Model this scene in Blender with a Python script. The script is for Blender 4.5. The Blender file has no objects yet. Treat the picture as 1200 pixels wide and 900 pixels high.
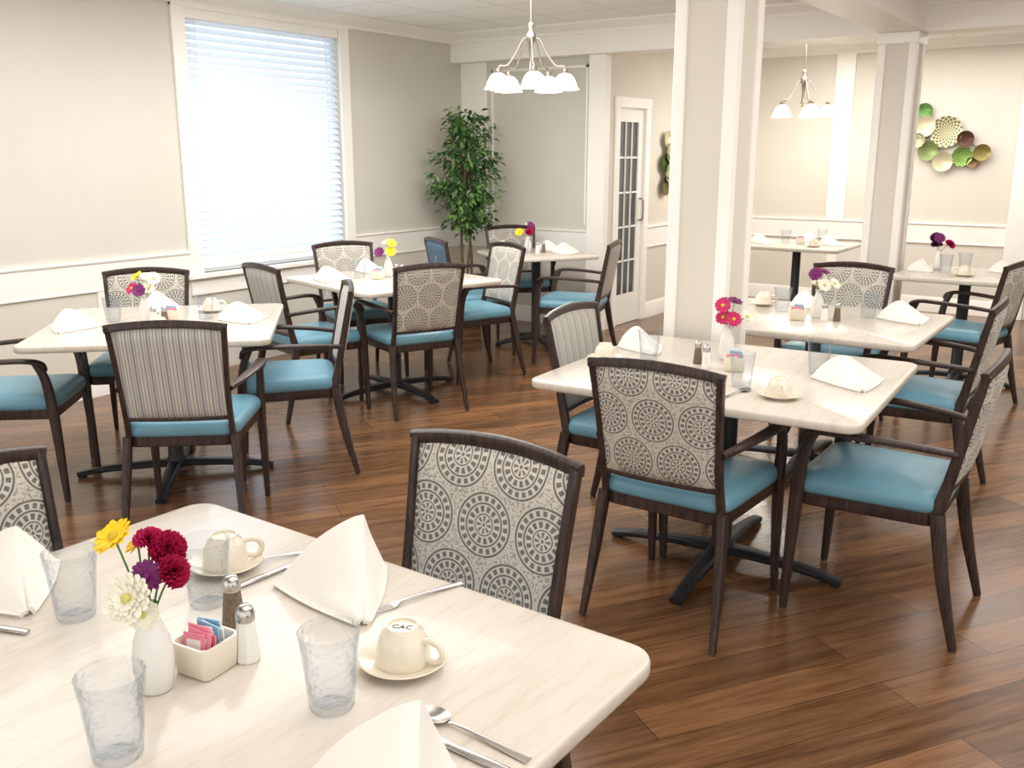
import bpy, bmesh, math, random
from mathutils import Vector, Matrix, Quaternion
random.seed(7)
D=bpy.data; C=bpy.context; scene=C.scene
rad=math.radians
scene.view_settings.view_transform='Standard'
HEAD=34.3
def lin(c):
    r=[]
    for x in c[:3]:
        x=x/255.0
        r.append(x/12.92 if x<=0.04045 else ((x+0.055)/1.055)**2.4)
    return (r[0],r[1],r[2],1)
# ---------------------------------------------------------------- materials
def M(nt,op,a,b=None,c=None):
    n=nt.nodes.new('ShaderNodeMath'); n.operation=op
    for i,v in enumerate((a,b,c)):
        if v is None: continue
        if isinstance(v,(int,float)): n.inputs[i].default_value=v
        else: nt.links.new(v,n.inputs[i])
    return n.outputs[0]
def mat(name,col,rough=.5,metal=0,spec=.5,trans=0,coat=0,emis=None,es=0,ior=1.45,sheen=0):
    m=D.materials.new(name); m.use_nodes=True
    b=m.node_tree.nodes['Principled BSDF']
    b.inputs['Base Color'].default_value=lin(col)
    b.inputs['Roughness'].default_value=rough
    b.inputs['Metallic'].default_value=metal
    b.inputs['Specular IOR Level'].default_value=spec
    b.inputs['Transmission Weight'].default_value=trans
    b.inputs['Coat Weight'].default_value=coat
    b.inputs['IOR'].default_value=ior
    b.inputs['Sheen Weight'].default_value=sheen
    if emis:
        b.inputs['Emission Color'].default_value=lin(emis)
        b.inputs['Emission Strength'].default_value=es
    return m
def nodes(m):
    nt=m.node_tree; return nt,nt.nodes['Principled BSDF']
def objcoord(nt,scale=(1,1,1),rot=(0,0,0)):
    t=nt.nodes.new('ShaderNodeTexCoord'); mp=nt.nodes.new('ShaderNodeMapping')
    mp.inputs['Scale'].default_value=scale; mp.inputs['Rotation'].default_value=rot
    nt.links.new(t.outputs['Object'],mp.inputs['Vector']); return mp.outputs[0]
def noise(nt,vec,scale,detail=4,rough=.55):
    n=nt.nodes.new('ShaderNodeTexNoise'); n.inputs['Scale'].default_value=scale
    n.inputs['Detail'].default_value=detail; n.inputs['Roughness'].default_value=rough
    nt.links.new(vec,n.inputs['Vector']); return n.outputs['Fac']
def ramp(nt,fac,stops,interp='LINEAR'):
    r=nt.nodes.new('ShaderNodeValToRGB'); r.color_ramp.interpolation=interp
    e=r.color_ramp.elements
    while len(e)<len(stops): e.new(.5)
    for i,(p,c) in enumerate(stops):
        e[i].position=p; e[i].color=lin(c)
    nt.links.new(fac,r.inputs[0]); return r.outputs[0]
def mix(nt,fac,a,b,mode='MIX'):
    n=nt.nodes.new('ShaderNodeMix'); n.data_type='RGBA'; n.blend_type=mode
    for s,v in ((n.inputs[0],fac),(n.inputs[6],a),(n.inputs[7],b)):
        if isinstance(v,(int,float)): s.default_value=v
        elif isinstance(v,tuple): s.default_value=v
        else: nt.links.new(v,s)
    return n.outputs[2]
def bump(nt,b,h,strength=.2,dist=.002):
    n=nt.nodes.new('ShaderNodeBump'); n.inputs['Strength'].default_value=strength
    n.inputs['Distance'].default_value=dist
    nt.links.new(h,n.inputs['Height']); nt.links.new(n.outputs[0],b.inputs['Normal'])

def noisy(name,c1,c2,scale=3,rough=.6,bumpd=0,**k):
    m=mat(name,c1,rough,**k); nt,b=nodes(m)
    f=noise(nt,objcoord(nt),scale)
    nt.links.new(ramp(nt,f,[(.3,c1),(.7,c2)]),b.inputs['Base Color'])
    if bumpd: bump(nt,b,noise(nt,objcoord(nt),scale*40),.3,bumpd)
    return m
m_wall=noisy('wall_paint',(212,208,197),(216,212,202),2,.75,.0006)
m_wallw=noisy('wall_paint_warm',(218,212,199),(222,216,204),2,.75,.0006)
m_wain=noisy('wainscot_paint',(221,215,202),(225,219,207),2,.6)
m_trim=noisy('trim_paint',(248,245,238),(250,247,241),2,.45)
m_door=noisy('door_paint',(242,240,233),(245,243,237),2,.4)

m_ceil=mat('ceiling_tile',(238,236,230),.9); nt,b=nodes(m_ceil)
bk=nt.nodes.new('ShaderNodeTexBrick'); bk.offset=0
nt.links.new(objcoord(nt),bk.inputs['Vector'])
bk.inputs['Scale'].default_value=1; bk.inputs['Brick Width'].default_value=.61; bk.inputs['Row Height'].default_value=.61
bk.inputs['Mortar Size'].default_value=.012; bk.inputs['Mortar Smooth'].default_value=0
bk.inputs['Color1'].default_value=lin((254,253,251)); bk.inputs['Color2'].default_value=lin((253,252,249)); bk.inputs['Mortar'].default_value=lin((236,234,228))
nt.links.new(bk.outputs['Color'],b.inputs['Base Color'])
bump(nt,b,noise(nt,objcoord(nt),120),.3,.001)

m_floor=mat('floor_planks',(90,55,35),.3,spec=.5); nt,b=nodes(m_floor)
ROT=-rad(22+HEAD)
vec=objcoord(nt,(1,1,1),(0,0,ROT))
bk=nt.nodes.new('ShaderNodeTexBrick'); bk.offset=.37
nt.links.new(vec,bk.inputs['Vector'])
bk.inputs['Scale'].default_value=1; bk.inputs['Brick Width'].default_value=1.22; bk.inputs['Row Height'].default_value=.150
bk.inputs['Mortar Size'].default_value=.0014; bk.inputs['Mortar Smooth'].default_value=.1
bk.inputs['Color1'].default_value=lin((170,124,84)); bk.inputs['Color2'].default_value=lin((122,88,60)); bk.inputs['Mortar'].default_value=lin((74,52,36))
mp=nt.nodes.new('ShaderNodeMapping'); mp.inputs['Scale'].default_value=(1.1,11,1); nt.links.new(vec,mp.inputs['Vector'])
g1=noise(nt,mp.outputs[0],2.2,8,.62)
mp2=nt.nodes.new('ShaderNodeMapping'); mp2.inputs['Scale'].default_value=(3,90,1); nt.links.new(vec,mp2.inputs['Vector'])
g2=noise(nt,mp2.outputs[0],2,4,.6)
gr=ramp(nt,g1,[(.30,(160,151,144)),(.5,(212,207,201)),(.70,(248,245,240))])
c=mix(nt,1.0,bk.outputs['Color'],gr,'MULTIPLY')
c=mix(nt,.5,c,ramp(nt,g2,[(.35,(160,152,147)),(.65,(255,255,255))]),'MULTIPLY')
nt.links.new(c,b.inputs['Base Color'])
nt.links.new(M(nt,'MULTIPLY_ADD',g1,.18,.14),b.inputs['Roughness'])
bump(nt,b,bk.outputs['Fac'],-.3,.001)

m_wood=mat('espresso_wood',(46,32,28),.38,spec=.5); nt,b=nodes(m_wood)
f=noise(nt,objcoord(nt,(60,60,6)),1.5,6)
nt.links.new(ramp(nt,f,[(.35,(38,27,24)),(.65,(70,53,46))]),b.inputs['Base Color'])
m_top=mat('travertine_laminate',(225,215,200),.24,spec=.5,coat=.15); nt,b=nodes(m_top)
f=noise(nt,objcoord(nt,(30,3.0,4)),1.8,9,.76); f2=noise(nt,objcoord(nt,(4,.9,1)),1.5,3)
c=ramp(nt,f,[(.30,(198,189,176)),(.44,(214,206,194)),(.58,(220,213,203)),(.75,(206,197,185))])
c=mix(nt,.4,c,ramp(nt,f2,[(.35,(234,228,220)),(.65,(245,241,235))]),'MULTIPLY')
nt.links.new(c,b.inputs['Base Color'])
m_iron=noisy('black_iron',(22,24,28),(34,36,40),12,.45)
m_vinyl=mat('teal_vinyl',(60,138,166),.36,spec=.5); nt,b=nodes(m_vinyl)
f=noise(nt,objcoord(nt),5); nt.links.new(ramp(nt,f,[(.3,(98,146,165)),(.7,(114,162,180))]),b.inputs['Base Color'])
bump(nt,b,noise(nt,objcoord(nt),160),.15,.001)
m_glide=mat('steel_glide',(150,140,130),.3,1)

# medallion fabric
m_med=mat('medallion_fabric',(200,192,178),.85,sheen=.1); nt,b=nodes(m_med)
tc=nt.nodes.new('ShaderNodeTexCoord'); sp=nt.nodes.new('ShaderNodeSeparateXYZ'); nt.links.new(tc.outputs['Object'],sp.inputs[0])
s=.160
v=M(nt,'DIVIDE',M(nt,'ADD',sp.outputs[2],.055),s*.9)
row=M(nt,'FLOOR',v)
xo=M(nt,'ADD',M(nt,'DIVIDE',M(nt,'ADD',sp.outputs[0],5*s),s),M(nt,'MULTIPLY',M(nt,'MODULO',row,2),.5))
fx=M(nt,'SUBTRACT',M(nt,'FRACT',xo),.5)
fz=M(nt,'MULTIPLY',M(nt,'SUBTRACT',M(nt,'FRACT',v),.5),.9)
r=M(nt,'SQRT',M(nt,'ADD',M(nt,'MULTIPLY',fx,fx),M(nt,'MULTIPLY',fz,fz)))
a=M(nt,'ARCTAN2',fz,fx)
def band(c0,h): return M(nt,'COMPARE',r,c0,h)
def tick(n,t): return M(nt,'GREATER_THAN',M(nt,'COSINE',M(nt,'MULTIPLY',a,n)),t)
parts=[band(.0,.025),M(nt,'MULTIPLY',band(.085,.038),tick(8,.0)),band(.150,.010),M(nt,'MULTIPLY',band(.225,.042),tick(14,-.25)),
       band(.300,.014),M(nt,'MULTIPLY',band(.370,.036),tick(20,-.2)),band(.442,.016)]
p=parts[0]
for q in parts[1:]: p=M(nt,'MAXIMUM',p,q)
sp2=M(nt,'MULTIPLY',M(nt,'GREATER_THAN',r,.480),M(nt,'GREATER_THAN',noise(nt,tc.outputs['Object'],170,1),.54))
p=M(nt,'MAXIMUM',p,M(nt,'MULTIPLY',sp2,.6))
p=M(nt,'MULTIPLY',p,M(nt,'ADD',.62,M(nt,'MULTIPLY',noise(nt,tc.outputs['Object'],420,1),.5)))
nt.links.new(mix(nt,p,lin((210,203,190)),lin((90,87,88))),b.inputs['Base Color'])
bump(nt,b,noise(nt,tc.outputs['Object'],700,1),.3,.0008)
# stripe fabric
m_str=mat('stripe_fabric',(180,175,165),.85,sheen=.1); nt,b=nodes(m_str)
tc=nt.nodes.new('ShaderNodeTexCoord'); sp=nt.nodes.new('ShaderNodeSeparateXYZ'); nt.links.new(tc.outputs['Object'],sp.inputs[0])
f=M(nt,'FRACT',M(nt,'DIVIDE',M(nt,'ADD',sp.outputs[0],1.0),.060))
c=ramp(nt,f,[(0,(208,202,189)),(.10,(122,130,138)),(.19,(204,198,185)),(.30,(166,155,141)),(.37,(202,196,184)),(.46,(116,130,143)),(.57,(196,189,174)),(.66,(150,157,162)),(.75,(210,204,193)),(.88,(138,128,118)),(.94,(204,198,186))],'CONSTANT')
c=mix(nt,.15,c,ramp(nt,noise(nt,tc.outputs['Object'],400,2),[(.4,(150,145,138)),(.6,(235,230,220))]))
nt.links.new(c,b.inputs['Base Color'])
m_bluefab=noisy('slate_blue_fabric',(84,108,128),(104,128,146),60,.8)

m_napkin=noisy('napkin_cloth',(234,230,221),(241,237,229),8,.85,.0005,sheen=.1)
m_china=mat('cream_china',(232,222,203),.18,coat=.4)
m_white=mat('white_ceramic',(234,231,224),.2,coat=.4)
m_steel=mat('stainless_steel',(190,188,185),.22,1)
m_glass=D.materials.new('clear_tumbler'); m_glass.use_nodes=True; nt=m_glass.node_tree; b=nt.nodes['Principled BSDF']
b.inputs['Base Color'].default_value=lin((150,162,172)); b.inputs['Roughness'].default_value=.04; b.inputs['Specular IOR Level'].default_value=1.0
bump(nt,b,noise(nt,objcoord(nt),85,1),1.0,.007)
tr=nt.nodes.new('ShaderNodeBsdfTransparent'); tr.inputs[0].default_value=(.955,.965,.975,1)
lw=nt.nodes.new('ShaderNodeLayerWeight'); lw.inputs[0].default_value=.35
bnode=[x for x in nt.nodes if x.type=='BUMP'][0]; nt.links.new(bnode.outputs[0],lw.inputs['Normal'])
fc=M(nt,'MULTIPLY_ADD',M(nt,'POWER',lw.outputs['Facing'],2.6),.8,.02)
ms=nt.nodes.new('ShaderNodeMixShader'); nt.links.new(fc,ms.inputs[0]); nt.links.new(tr.outputs[0],ms.inputs[1]); nt.links.new(b.outputs[0],ms.inputs[2])
nt.links.new(ms.outputs[0],nt.nodes['Material Output'].inputs[0])
m_salt=mat('salt',(238,236,230),.5,coat=.5)
m_pepper=noisy('pepper',(92,78,62),(130,112,90),200,.5)
m_pink=mat('pink_paper',(236,140,160),.6); m_bluep=mat('blue_paper',(140,190,220),.6); m_whitep=mat('white_paper',(240,240,240),.6)
m_ink=mat('dark_ink',(60,56,52),.5)
m_green=mat('stem_green',(80,122,58),.5)
m_yel=mat('yellow_petal',(250,212,30),.6); m_yc=mat('flower_eye',(205,180,50),.7)
m_wpet=mat('white_petal',(240,236,216),.6); m_red=mat('crimson_petal',(180,20,72),.6); m_pur=mat('purple_petal',(112,30,96),.6); m_mag=mat('magenta_petal',(200,36,100),.6); m_gc=mat('greenish_eye',(205,198,110),.7)
m_nickel=mat('brushed_nickel',(165,158,148),.3,1)
m_shade=mat('frosted_shade',(255,250,240),.4,emis=(255,240,214),es=2.0)
m_leaf=mat('leaf',(40,84,40),.4); nt,b=nodes(m_leaf)
gi=nt.nodes.new('ShaderNodeNewGeometry'); nt.links.new(ramp(nt,gi.outputs['Random Per Island'],[(0,(36,74,38)),(.5,(68,114,58)),(1,(130,166,92))]),b.inputs['Base Color'])
m_bark=noisy('bark',(92,74,54),(120,98,74),30,.8)
m_pot=noisy('wicker',(110,80,52),(80,56,36),60,.7,.001)
m_soil=noisy('soil',(50,40,30),(70,56,42),60,.9)
m_slat=mat('blind_slat',(230,235,240),.5); nt,b=nodes(m_slat)
tr=nt.nodes.new('ShaderNodeBsdfTranslucent'); tr.inputs[0].default_value=lin((232,239,247))
ms=nt.nodes.new('ShaderNodeMixShader'); ms.inputs[0].default_value=.22
o=nt.nodes['Material Output']; nt.links.new(b.outputs[0],ms.inputs[1]); nt.links.new(tr.outputs[0],ms.inputs[2]); nt.links.new(ms.outputs[0],o.inputs[0])
m_pane=mat('window_pane',(192,210,228),.02,trans=1,ior=1.05)
m_dpane=mat('door_pane',(58,64,68),.08,spec=.8)
m_vinylw=mat('window_vinyl',(236,238,240),.4)

# ---------------------------------------------------------------- geometry builder
def catmull(P,k):
    P=[Vector(p) for p in P]
    if len(P)<3 or k<=1:
        return P,[i for i in range(len(P))]
    Q=[P[0]*2-P[1]]+P+[P[-1]*2-P[-2]]
    out=[];ts=[]
    for i in range(1,len(Q)-2):
        for j in range(k):
            t=j/k
            a,b,c,d=Q[i-1],Q[i],Q[i+1],Q[i+2]
            out.append(.5*((2*b)+(c-a)*t+(2*a-5*b+4*c-d)*t*t+(3*b-a-3*c+d)*t**3)); ts.append(i-1+t)
    out.append(P[-1]); ts.append(len(P)-1)
    return out,ts
class G:
    def __init__(s): s.v=[];s.f=[];s.m=[]
    def add(s,vs,fs,m=0):
        o=len(s.v); s.v+= [tuple(x) for x in vs]; s.f+=[tuple(i+o for i in f) for f in fs]
        s.m+= m if isinstance(m,list) else [m]*len(fs)
    def box(s,lo,hi,m=0,bev=0,seg=2):
        lo=Vector(lo);hi=Vector(hi)
        if bev<=0:
            vs=[(x,y,z) for x in (lo.x,hi.x) for y in (lo.y,hi.y) for z in (lo.z,hi.z)]
            fs=[(0,1,3,2),(4,6,7,5),(0,4,5,1),(2,3,7,6),(0,2,6,4),(1,5,7,3)]
            s.add(vs,fs,m);return
        bm=bmesh.new(); bmesh.ops.create_cube(bm,size=1)
        c=(lo+hi)/2; d=hi-lo
        for v in bm.verts: v.co=Vector((v.co.x*d.x+c.x,v.co.y*d.y+c.y,v.co.z*d.z+c.z))
        bmesh.ops.bevel(bm,geom=bm.edges[:],offset=bev,segments=seg,affect='EDGES',profile=.5)
        bm.verts.index_update()
        s.add([v.co[:] for v in bm.verts],[[v.index for v in f.verts] for f in bm.faces],m); bm.free()
    def tube(s,path,a,b=None,side=(1,0,0),n=10,pw=2.,k=5,m=0):
        P,ts=catmull(path,k)
        if b is None:b=a
        def val(q,t):
            if isinstance(q,(int,float)): return q
            i=min(int(t),len(q)-2); return q[i]+(q[i+1]-q[i])*(t-i)
        side=Vector(side); vs=[];fs=[]
        for i,p in enumerate(P):
            T=(P[min(i+1,len(P)-1)]-P[max(i-1,0)]).normalized()
            S=side-T*side.dot(T)
            if S.length<1e-3: S=Vector((0,1,0))-T*T.y
            S.normalize(); N=T.cross(S)
            A=val(a,ts[i]);B=val(b,ts[i])
            for j in range(n):
                th=2*math.pi*(j+.5)/n; c=math.cos(th);q=math.sin(th)
                cx=math.copysign(abs(c)**(2/pw),c); cy=math.copysign(abs(q)**(2/pw),q)
                vs.append(p+S*A*cx+N*B*cy)
        for i in range(len(P)-1):
            for j in range(n):
                j2=(j+1)%n; fs.append((i*n+j,i*n+j2,(i+1)*n+j2,(i+1)*n+j))
        fs.append(tuple(range(n-1,-1,-1))); fs.append(tuple((len(P)-1)*n+j for j in range(n)))
        s.add(vs,fs,m)
    def lathe(s,prof,n=24,c=(0,0,0),m=0):
        vs=[];fs=[];rings=[]
        for r,z in prof:
            if r<1e-6: rings.append([len(vs)]); vs.append((c[0],c[1],c[2]+z))
            else:
                rings.append(list(range(len(vs),len(vs)+n)))
                vs+=[(c[0]+r*math.cos(2*math.pi*j/n),c[1]+r*math.sin(2*math.pi*j/n),c[2]+z) for j in range(n)]
        for A,B in zip(rings,rings[1:]):
            for j in range(n):
                j2=(j+1)%n
                if len(A)==1 and len(B)==1: continue
                if len(A)==1: fs.append((A[0],B[j2],B[j]))
                elif len(B)==1: fs.append((A[j],A[j2],B[0]))
                else: fs.append((A[j],A[j2],B[j2],B[j]))
        s.add(vs,fs,m)
    def slab(s,hx,hy,r,levels,taper=None,m=0,n=6):
        vs=[];fs=[];N=4*(n+1)
        for z,ins in levels:
            R=max(r-ins,.004); X=hx-ins-R;Y=hy-ins-R
            for q,(sx,sy) in enumerate(((1,1),(-1,1),(-1,-1),(1,-1))):
                for j in range(n+1):
                    th=math.pi/2*(q+j/n)
                    x=sx*X+R*math.cos(th); y=sy*Y+R*math.sin(th)
                    if taper: x,y=taper(x,y)
                    vs.append((x,y,z))
        L=len(levels)
        for i in range(L-1):
            for j in range(N):
                j2=(j+1)%N; fs.append((i*N+j,i*N+j2,(i+1)*N+j2,(i+1)*N+j))
        fs.append(tuple(range(N-1,-1,-1))); fs.append(tuple((L-1)*N+j for j in range(N)))
        s.add(vs,fs,m)
    def prism(s,p0,p1,out,prof,m=0):
        p0=Vector(p0);p1=Vector(p1);out=Vector(out); n=len(prof)
        vs=[p+out*o+Vector((0,0,-d)) for p in (p0,p1) for o,d in prof]
        fs=[(j,(j+1)%n,n+(j+1)%n,n+j) for j in range(n)]+[tuple(range(n-1,-1,-1)),tuple(range(n,2*n))]
        s.add(vs,fs,m)
    def xf(s,mtx):
        s.v=[tuple(mtx@Vector(v)) for v in s.v]; return s
    def mesh(s,name,mats,ang=38,fix=True):
        me=D.meshes.new(name); me.from_pydata(s.v,[],s.f)
        for x in mats: me.materials.append(x)
        me.polygons.foreach_set('material_index',s.m)
        if fix:
            bm=bmesh.new(); bm.from_mesh(me); bmesh.ops.recalc_face_normals(bm,faces=bm.faces); bm.to_mesh(me); bm.free()
        me.polygons.foreach_set('use_smooth',[True]*len(me.polygons))
        me.update()
        try: me.set_sharp_from_angle(angle=rad(ang))
        except Exception: pass
        return me
def link(o): C.collection.objects.link(o); return o
def struct(name,g,mats,label,cat='wall'):
    o=link(D.objects.new(name,g.mesh(name,mats,30))); o['kind']='structure'; o['label']=label; o['category']=cat; return o
def thing(name,label,cat,parts,loc,rz=0,group=None,sc=1,rot=None):
    e=link(D.objects.new(name,None)); e.empty_display_size=.1
    e.location=loc; e.rotation_euler=rot if rot else (0,0,rz); e.scale=(sc,sc,sc)
    e['label']=label; e['category']=cat
    if group: e['group']=group
    for p in parts:
        c=link(D.objects.new(p[0],p[1])); c.parent=e
        if len(p)>2 and p[2]: c['label']=p[2]
    return e
def solo(name,label,cat,mesh,loc,rz=0,group=None,sc=1,rot=None):
    o=link(D.objects.new(name,mesh)); o.location=loc; o.rotation_euler=rot if rot else (0,0,rz); o.scale=(sc,sc,sc)
    o['label']=label;o['category']=cat
    if group:o['group']=group
    return o
CH=math.cos(rad(HEAD));SH=math.sin(rad(HEAD))
def plan(r,f): return (CH*r-SH*f, SH*r+CH*f)

# ---------------------------------------------------------------- room
XL=-5.65; YB=7.44; YF=10.2; ZC=2.62; XD=-4.06
BY0,BY1=7.27,7.55; BZ0=2.37
g=G(); g.box((XL-.15,-3,-.1),(3.1,YF+.15,0)); struct('floor',g,[m_floor],'brown wood plank floor','floor')
g=G(); g.box((XL-.15,-3,ZC),(3.1,YF+.15,ZC+.1)); struct('ceiling',g,[m_ceil],'white drop ceiling with square tiles','ceiling')
W0,W1,WZ0,WZ1=4.34,5.80,.72,2.52
g=G()
g.box((XL-.15,-3,0),(XL,W0,ZC)); g.box((XL-.15,W1,0),(XL,YF+.15,ZC)); g.box((XL-.15,W0,0),(XL,W1,WZ0)); g.box((XL-.15,W0,WZ1),(XL,W1,ZC))
struct('wall_left',g,[m_wall],'pale greige painted wall with window opening')
g=G(); g.box((XL,YB,0),(XD-.12,YB+.12,ZC)); struct('wall_back',g,[m_wall],'pale grey painted wall section')
g=G(); 
DY0,DY1=7.60,8.13; DH=1.95
g.box((XD-.12,YB,0),(XD,DY0,ZC)); g.box((XD-.12,DY1,0),(XD,YF,ZC)); g.box((XD-.12,DY0,DH+.02),(XD,DY1,ZC))
struct('wall_side',g,[m_wallw],'cream painted wall with a door')
g=G(); g.box((XD-.12,YF,0),(3.1,YF+.15,ZC)); struct('wall_far',g,[m_wallw],'cream painted wall of the adjoining room')
g=G(); g.box((3.0,3,0),(3.1,YF,ZC)); struct('wall_right',g,[m_wallw],'cream painted side wall')
CX=-1.81
g=G(); g.box((XL,BY0,BZ0),(3,BY1,ZC)); struct('trim_1',g,[m_trim],'white boxed ceiling beam across the room','beam')
g=G(); g.box((CX,-3,BZ0),(CX+.29,BY0,ZC)); struct('trim_2',g,[m_trim],'white boxed ceiling beam over the columns','beam')
crown=[(0,0),(.085,0),(.085,.014),(.07,.022),(.045,.05),(.025,.062),(.02,.085),(0,.085)]
n=3
def crown_at(p0,p1,out):
    global n
    g=G(); g.prism(p0,p1,out,crown); struct('trim_%d'%n,g,[m_trim],'white crown moulding','trim'); n+=1
crown_at((XL,-3,ZC),(XL,BY0,ZC),(1,0,0)); crown_at((XL,BY0,ZC),(CX,BY0,ZC),(0,-1,0)); crown_at((CX+.29,BY0,ZC),(3,BY0,ZC),(0,-1,0))
crown_at((XD,BY1,ZC),(XD,YF,ZC),(1,0,0)); crown_at((XD,YF,ZC),(3,YF,ZC),(0,-1,0))
rail=[(0,0),(.026,0),(.030,.008),(.026,.018),(.018,.024),(.018,.185),(.022,.188),(.022,.20),(0,.20)]
base=[(0,0),(.012,0),(.02,.02),(.02,.15),(0,.15)]
def rails(p0,p1,out,side):
    global n
    g=G(); z=Vector((0,0,.885)); g.prism(Vector(p0)+z,Vector(p1)+z,out,rail); struct('trim_%d'%n,g,[m_trim],'white chair rail on the wall','trim'); n+=1
    g=G(); z=Vector((0,0,.15)); g.prism(Vector(p0)+z,Vector(p1)+z,out,base); struct('baseboard_'+side,g,[m_trim],'white baseboard','baseboard')
    g=G(); z=Vector((0,0,.69)); g.prism(Vector(p0)+z,Vector(p1)+z,out,[(0,0),(.006,0),(.006,.55),(0,.55)]); struct('trim_%d'%n,g,[m_wain],'pale wainscot panel under the chair rail','trim'); n+=1
rails((XL,-3,0),(XL,W0-.11,0),(1,0,0),'left'); rails((XL,W1+.11,0),(XL,YB,0),(1,0,0),'left_rear')
rails((XL,YB,0),(-4.25,YB,0),(0,-1,0),'back'); rails((XD,DY1+.08,0),(XD,YF,0),(1,0,0),'side'); rails((XD,YF,0),(3,YF,0),(0,-1,0),'far')
def stile(lo,hi,label='white vertical wall stile'):
    global n
    g=G(); g.box(lo,hi,bev=.004,seg=1); struct('trim_%d'%n,g,[m_trim],label,'trim'); n+=1
for y in (.5,2.0,3.5): stile((XL,y,.15),(XL+.018,y+.12,.70))
stile((XL,W1+.1,.15),(XL+.018,W1+.2,.70)); 
stile((XL,YB-.018,.885),(XL+.3,YB,BZ0)); stile((-4.22,YB-.09,0),(XD+.01,YB,BZ0),'white pilaster at the wall end')
g=G()
for lo,hi in (((-5.3,YB-.012,.93),(-5.28,YB,2.3)),((-4.29,YB-.012,.93),(-4.27,YB,2.3)),((-5.3,YB-.012,2.28),(-4.27,YB,2.3))): g.box(lo,hi)
struct('trim_%d'%n,g,[m_trim],'white panel moulding on the wall','trim'); n+=1
stile((-2.95,YF-.02,.885),(-2.76,YF,ZC-.08)); stile((-1.22,YF-.08,0),(-1.0,YF,ZC-.08),'white pilaster on the wall')
stile((-2.9,YF-.018,.15),(-2.8,YF,.70))
def column(x0,y0,w,nm):
    g=G(); g.box((x0+.012,y0+.012,0),(x0+w-.012,y0+w-.012,BZ0),0)
    t=.055
    for ax in (0,1):
        for ay in (0,1):
            X0=x0 if ax==0 else x0+w-t; Y0=y0 if ay==0 else y0+w-t
            g.box((X0,Y0,0),(X0+t,Y0+t,BZ0),1,.004,1)
    g.box((x0-.012,y0-.012,0),(x0+w+.012,y0+w+.012,.15),1,.006,1)
    g.box((x0-.01,y0-.01,BZ0-.08),(x0+w+.01,y0+w+.01,BZ0-.001),1,.006,1)
    struct(nm,g,[m_wallw,m_trim],'square cream column with white corner boards','column')
column(CX,3.87,.285,'wall_column'); column(CX,7.19,.26,'wall_column.001')
# door
g=G()
g.box((XD-.12,DY0-.0,0),(XD+.0,DY0+.02,DH+.01),0); g.box((XD-.12,DY1-.02,0),(XD,DY1,DH+.01),0)
for y0,y1 in ((DY0-.06,DY0+.01),(DY1-.01,DY1+.08)): g.box((XD,y0,0),(XD+.022,y1,DH+.07),0,.004,1)
g.box((XD,DY0-.07,DH+.0),(XD+.026,DY1+.09,DH+.09),0,.004,1)
struct('trim_%d'%n,g,[m_trim],'white door casing','trim'); n+=1
g=G(); a0,a1=DY0+.022,DY1-.022; x0,x1=XD-.05,XD-.01
g.box((x0,a0,.005),(x1,a0+.05,DH),0); g.box((x0,a1-.08,.005),(x1,a1,DH),0); g.box((x0,a0+.05,.005),(x1,a1-.08,.28),0); g.box((x0,a0+.05,DH-.12),(x1,a1-.08,DH),0)
for i in (1,2):
    y=a0+.05+(a1-a0-.13)*i/3; g.box((x0+.004,y-.006,.28),(x1-.004,y+.006,DH-.12),0)
for i in range(1,5):
    z=.28+(DH-.4)*i/5; g.box((x0+.004,a0+.05,z-.008),(x1-.004,a1-.08,z+.008),0)
g.box((x0+.014,a0+.05,.28),(x1-.016,a1-.08,DH-.12),1)
g.tube([(x1+.0,a1-.04,.95),(x1+.04,a1-.04,.97),(x1+.04,a1-.04,1.13),(x1,a1-.04,1.15)],.008,m=2,side=(0,1,0))
struct('door_1',g,[m_door,m_dpane,m_nickel],'white french door with glass panes','door')
# window
g=G()
g.box((XL-.11,W0,WZ0),(XL-.05,W0+.04,WZ1),0); g.box((XL-.11,W1-.04,WZ0),(XL-.05,W1,WZ1),0); g.box((XL-.11,W0,WZ0),(XL-.05,W1,WZ0+.025),0); g.box((XL-.11,W0,WZ1-.05),(XL-.05,W1,WZ1),0)
g.box((XL-.085,W0,WZ0),(XL-.08,W1,WZ1),1)
struct('window_1',g,[m_vinylw,m_pane],'white framed window','window')
g=G()
for y0,y1 in ((W0-.11,W0),(W1,W1+.11)): g.box((XL,y0,WZ0-.02),(XL+.025,y1,WZ1+.02),0,.004,1)
g.box((XL,W0-.11,WZ1-.01),(XL+.028,W1+.11,WZ1+.03),0,.004,1); g.box((XL-.05,W0-.14,WZ0-.035),(XL+.06,W1+.14,WZ0),0,.006,1); g.box((XL,W0-.11,WZ0-.15),(XL+.02,W1+.11,WZ0-.035),0)
struct('trim_%d'%n,g,[m_trim],'white window casing and sill','trim'); n+=1
# blind
g=G(); zt=WZ1-.06; z=zt-.03
while z>WZ0+.11:
    ang=rad(55); hw=.027; dx=hw*math.cos(ang);dz=hw*math.sin(ang)
    xc=XL-.02
    vs=[];
    for t in (-1,-.33,.33,1):
        cr=.003*(1-t*t)
        for y in (W0+.012,W1-.012): vs.append((xc+dx*t+cr*.8,y,z-dz*t+cr*.4))
    g.add(vs,[(0,1,3,2),(2,3,5,4),(4,5,7,6)]); z-=.050
sl=g.mesh('slats',[m_slat],fix=False)
g=G(); g.box((XL-.05,W0+.004,WZ1-.075),(XL+.012,W1-.004,WZ1-.002),0,.004,1); hr=g.mesh('head_rail',[m_trim])
g=G(); g.box((XL-.045,W0+.01,z+.005),(XL+.008,W1-.01,z+.03),0,.004,1); br=g.mesh('bottom_rail',[m_trim])
g=G()
for y in (W0+.2,(W0+W1)/2,W1-.2): g.tube([(XL+.012,y,WZ1-.07),(XL+.012,y,z+.02)],.0018,k=1,n=6)
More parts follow.
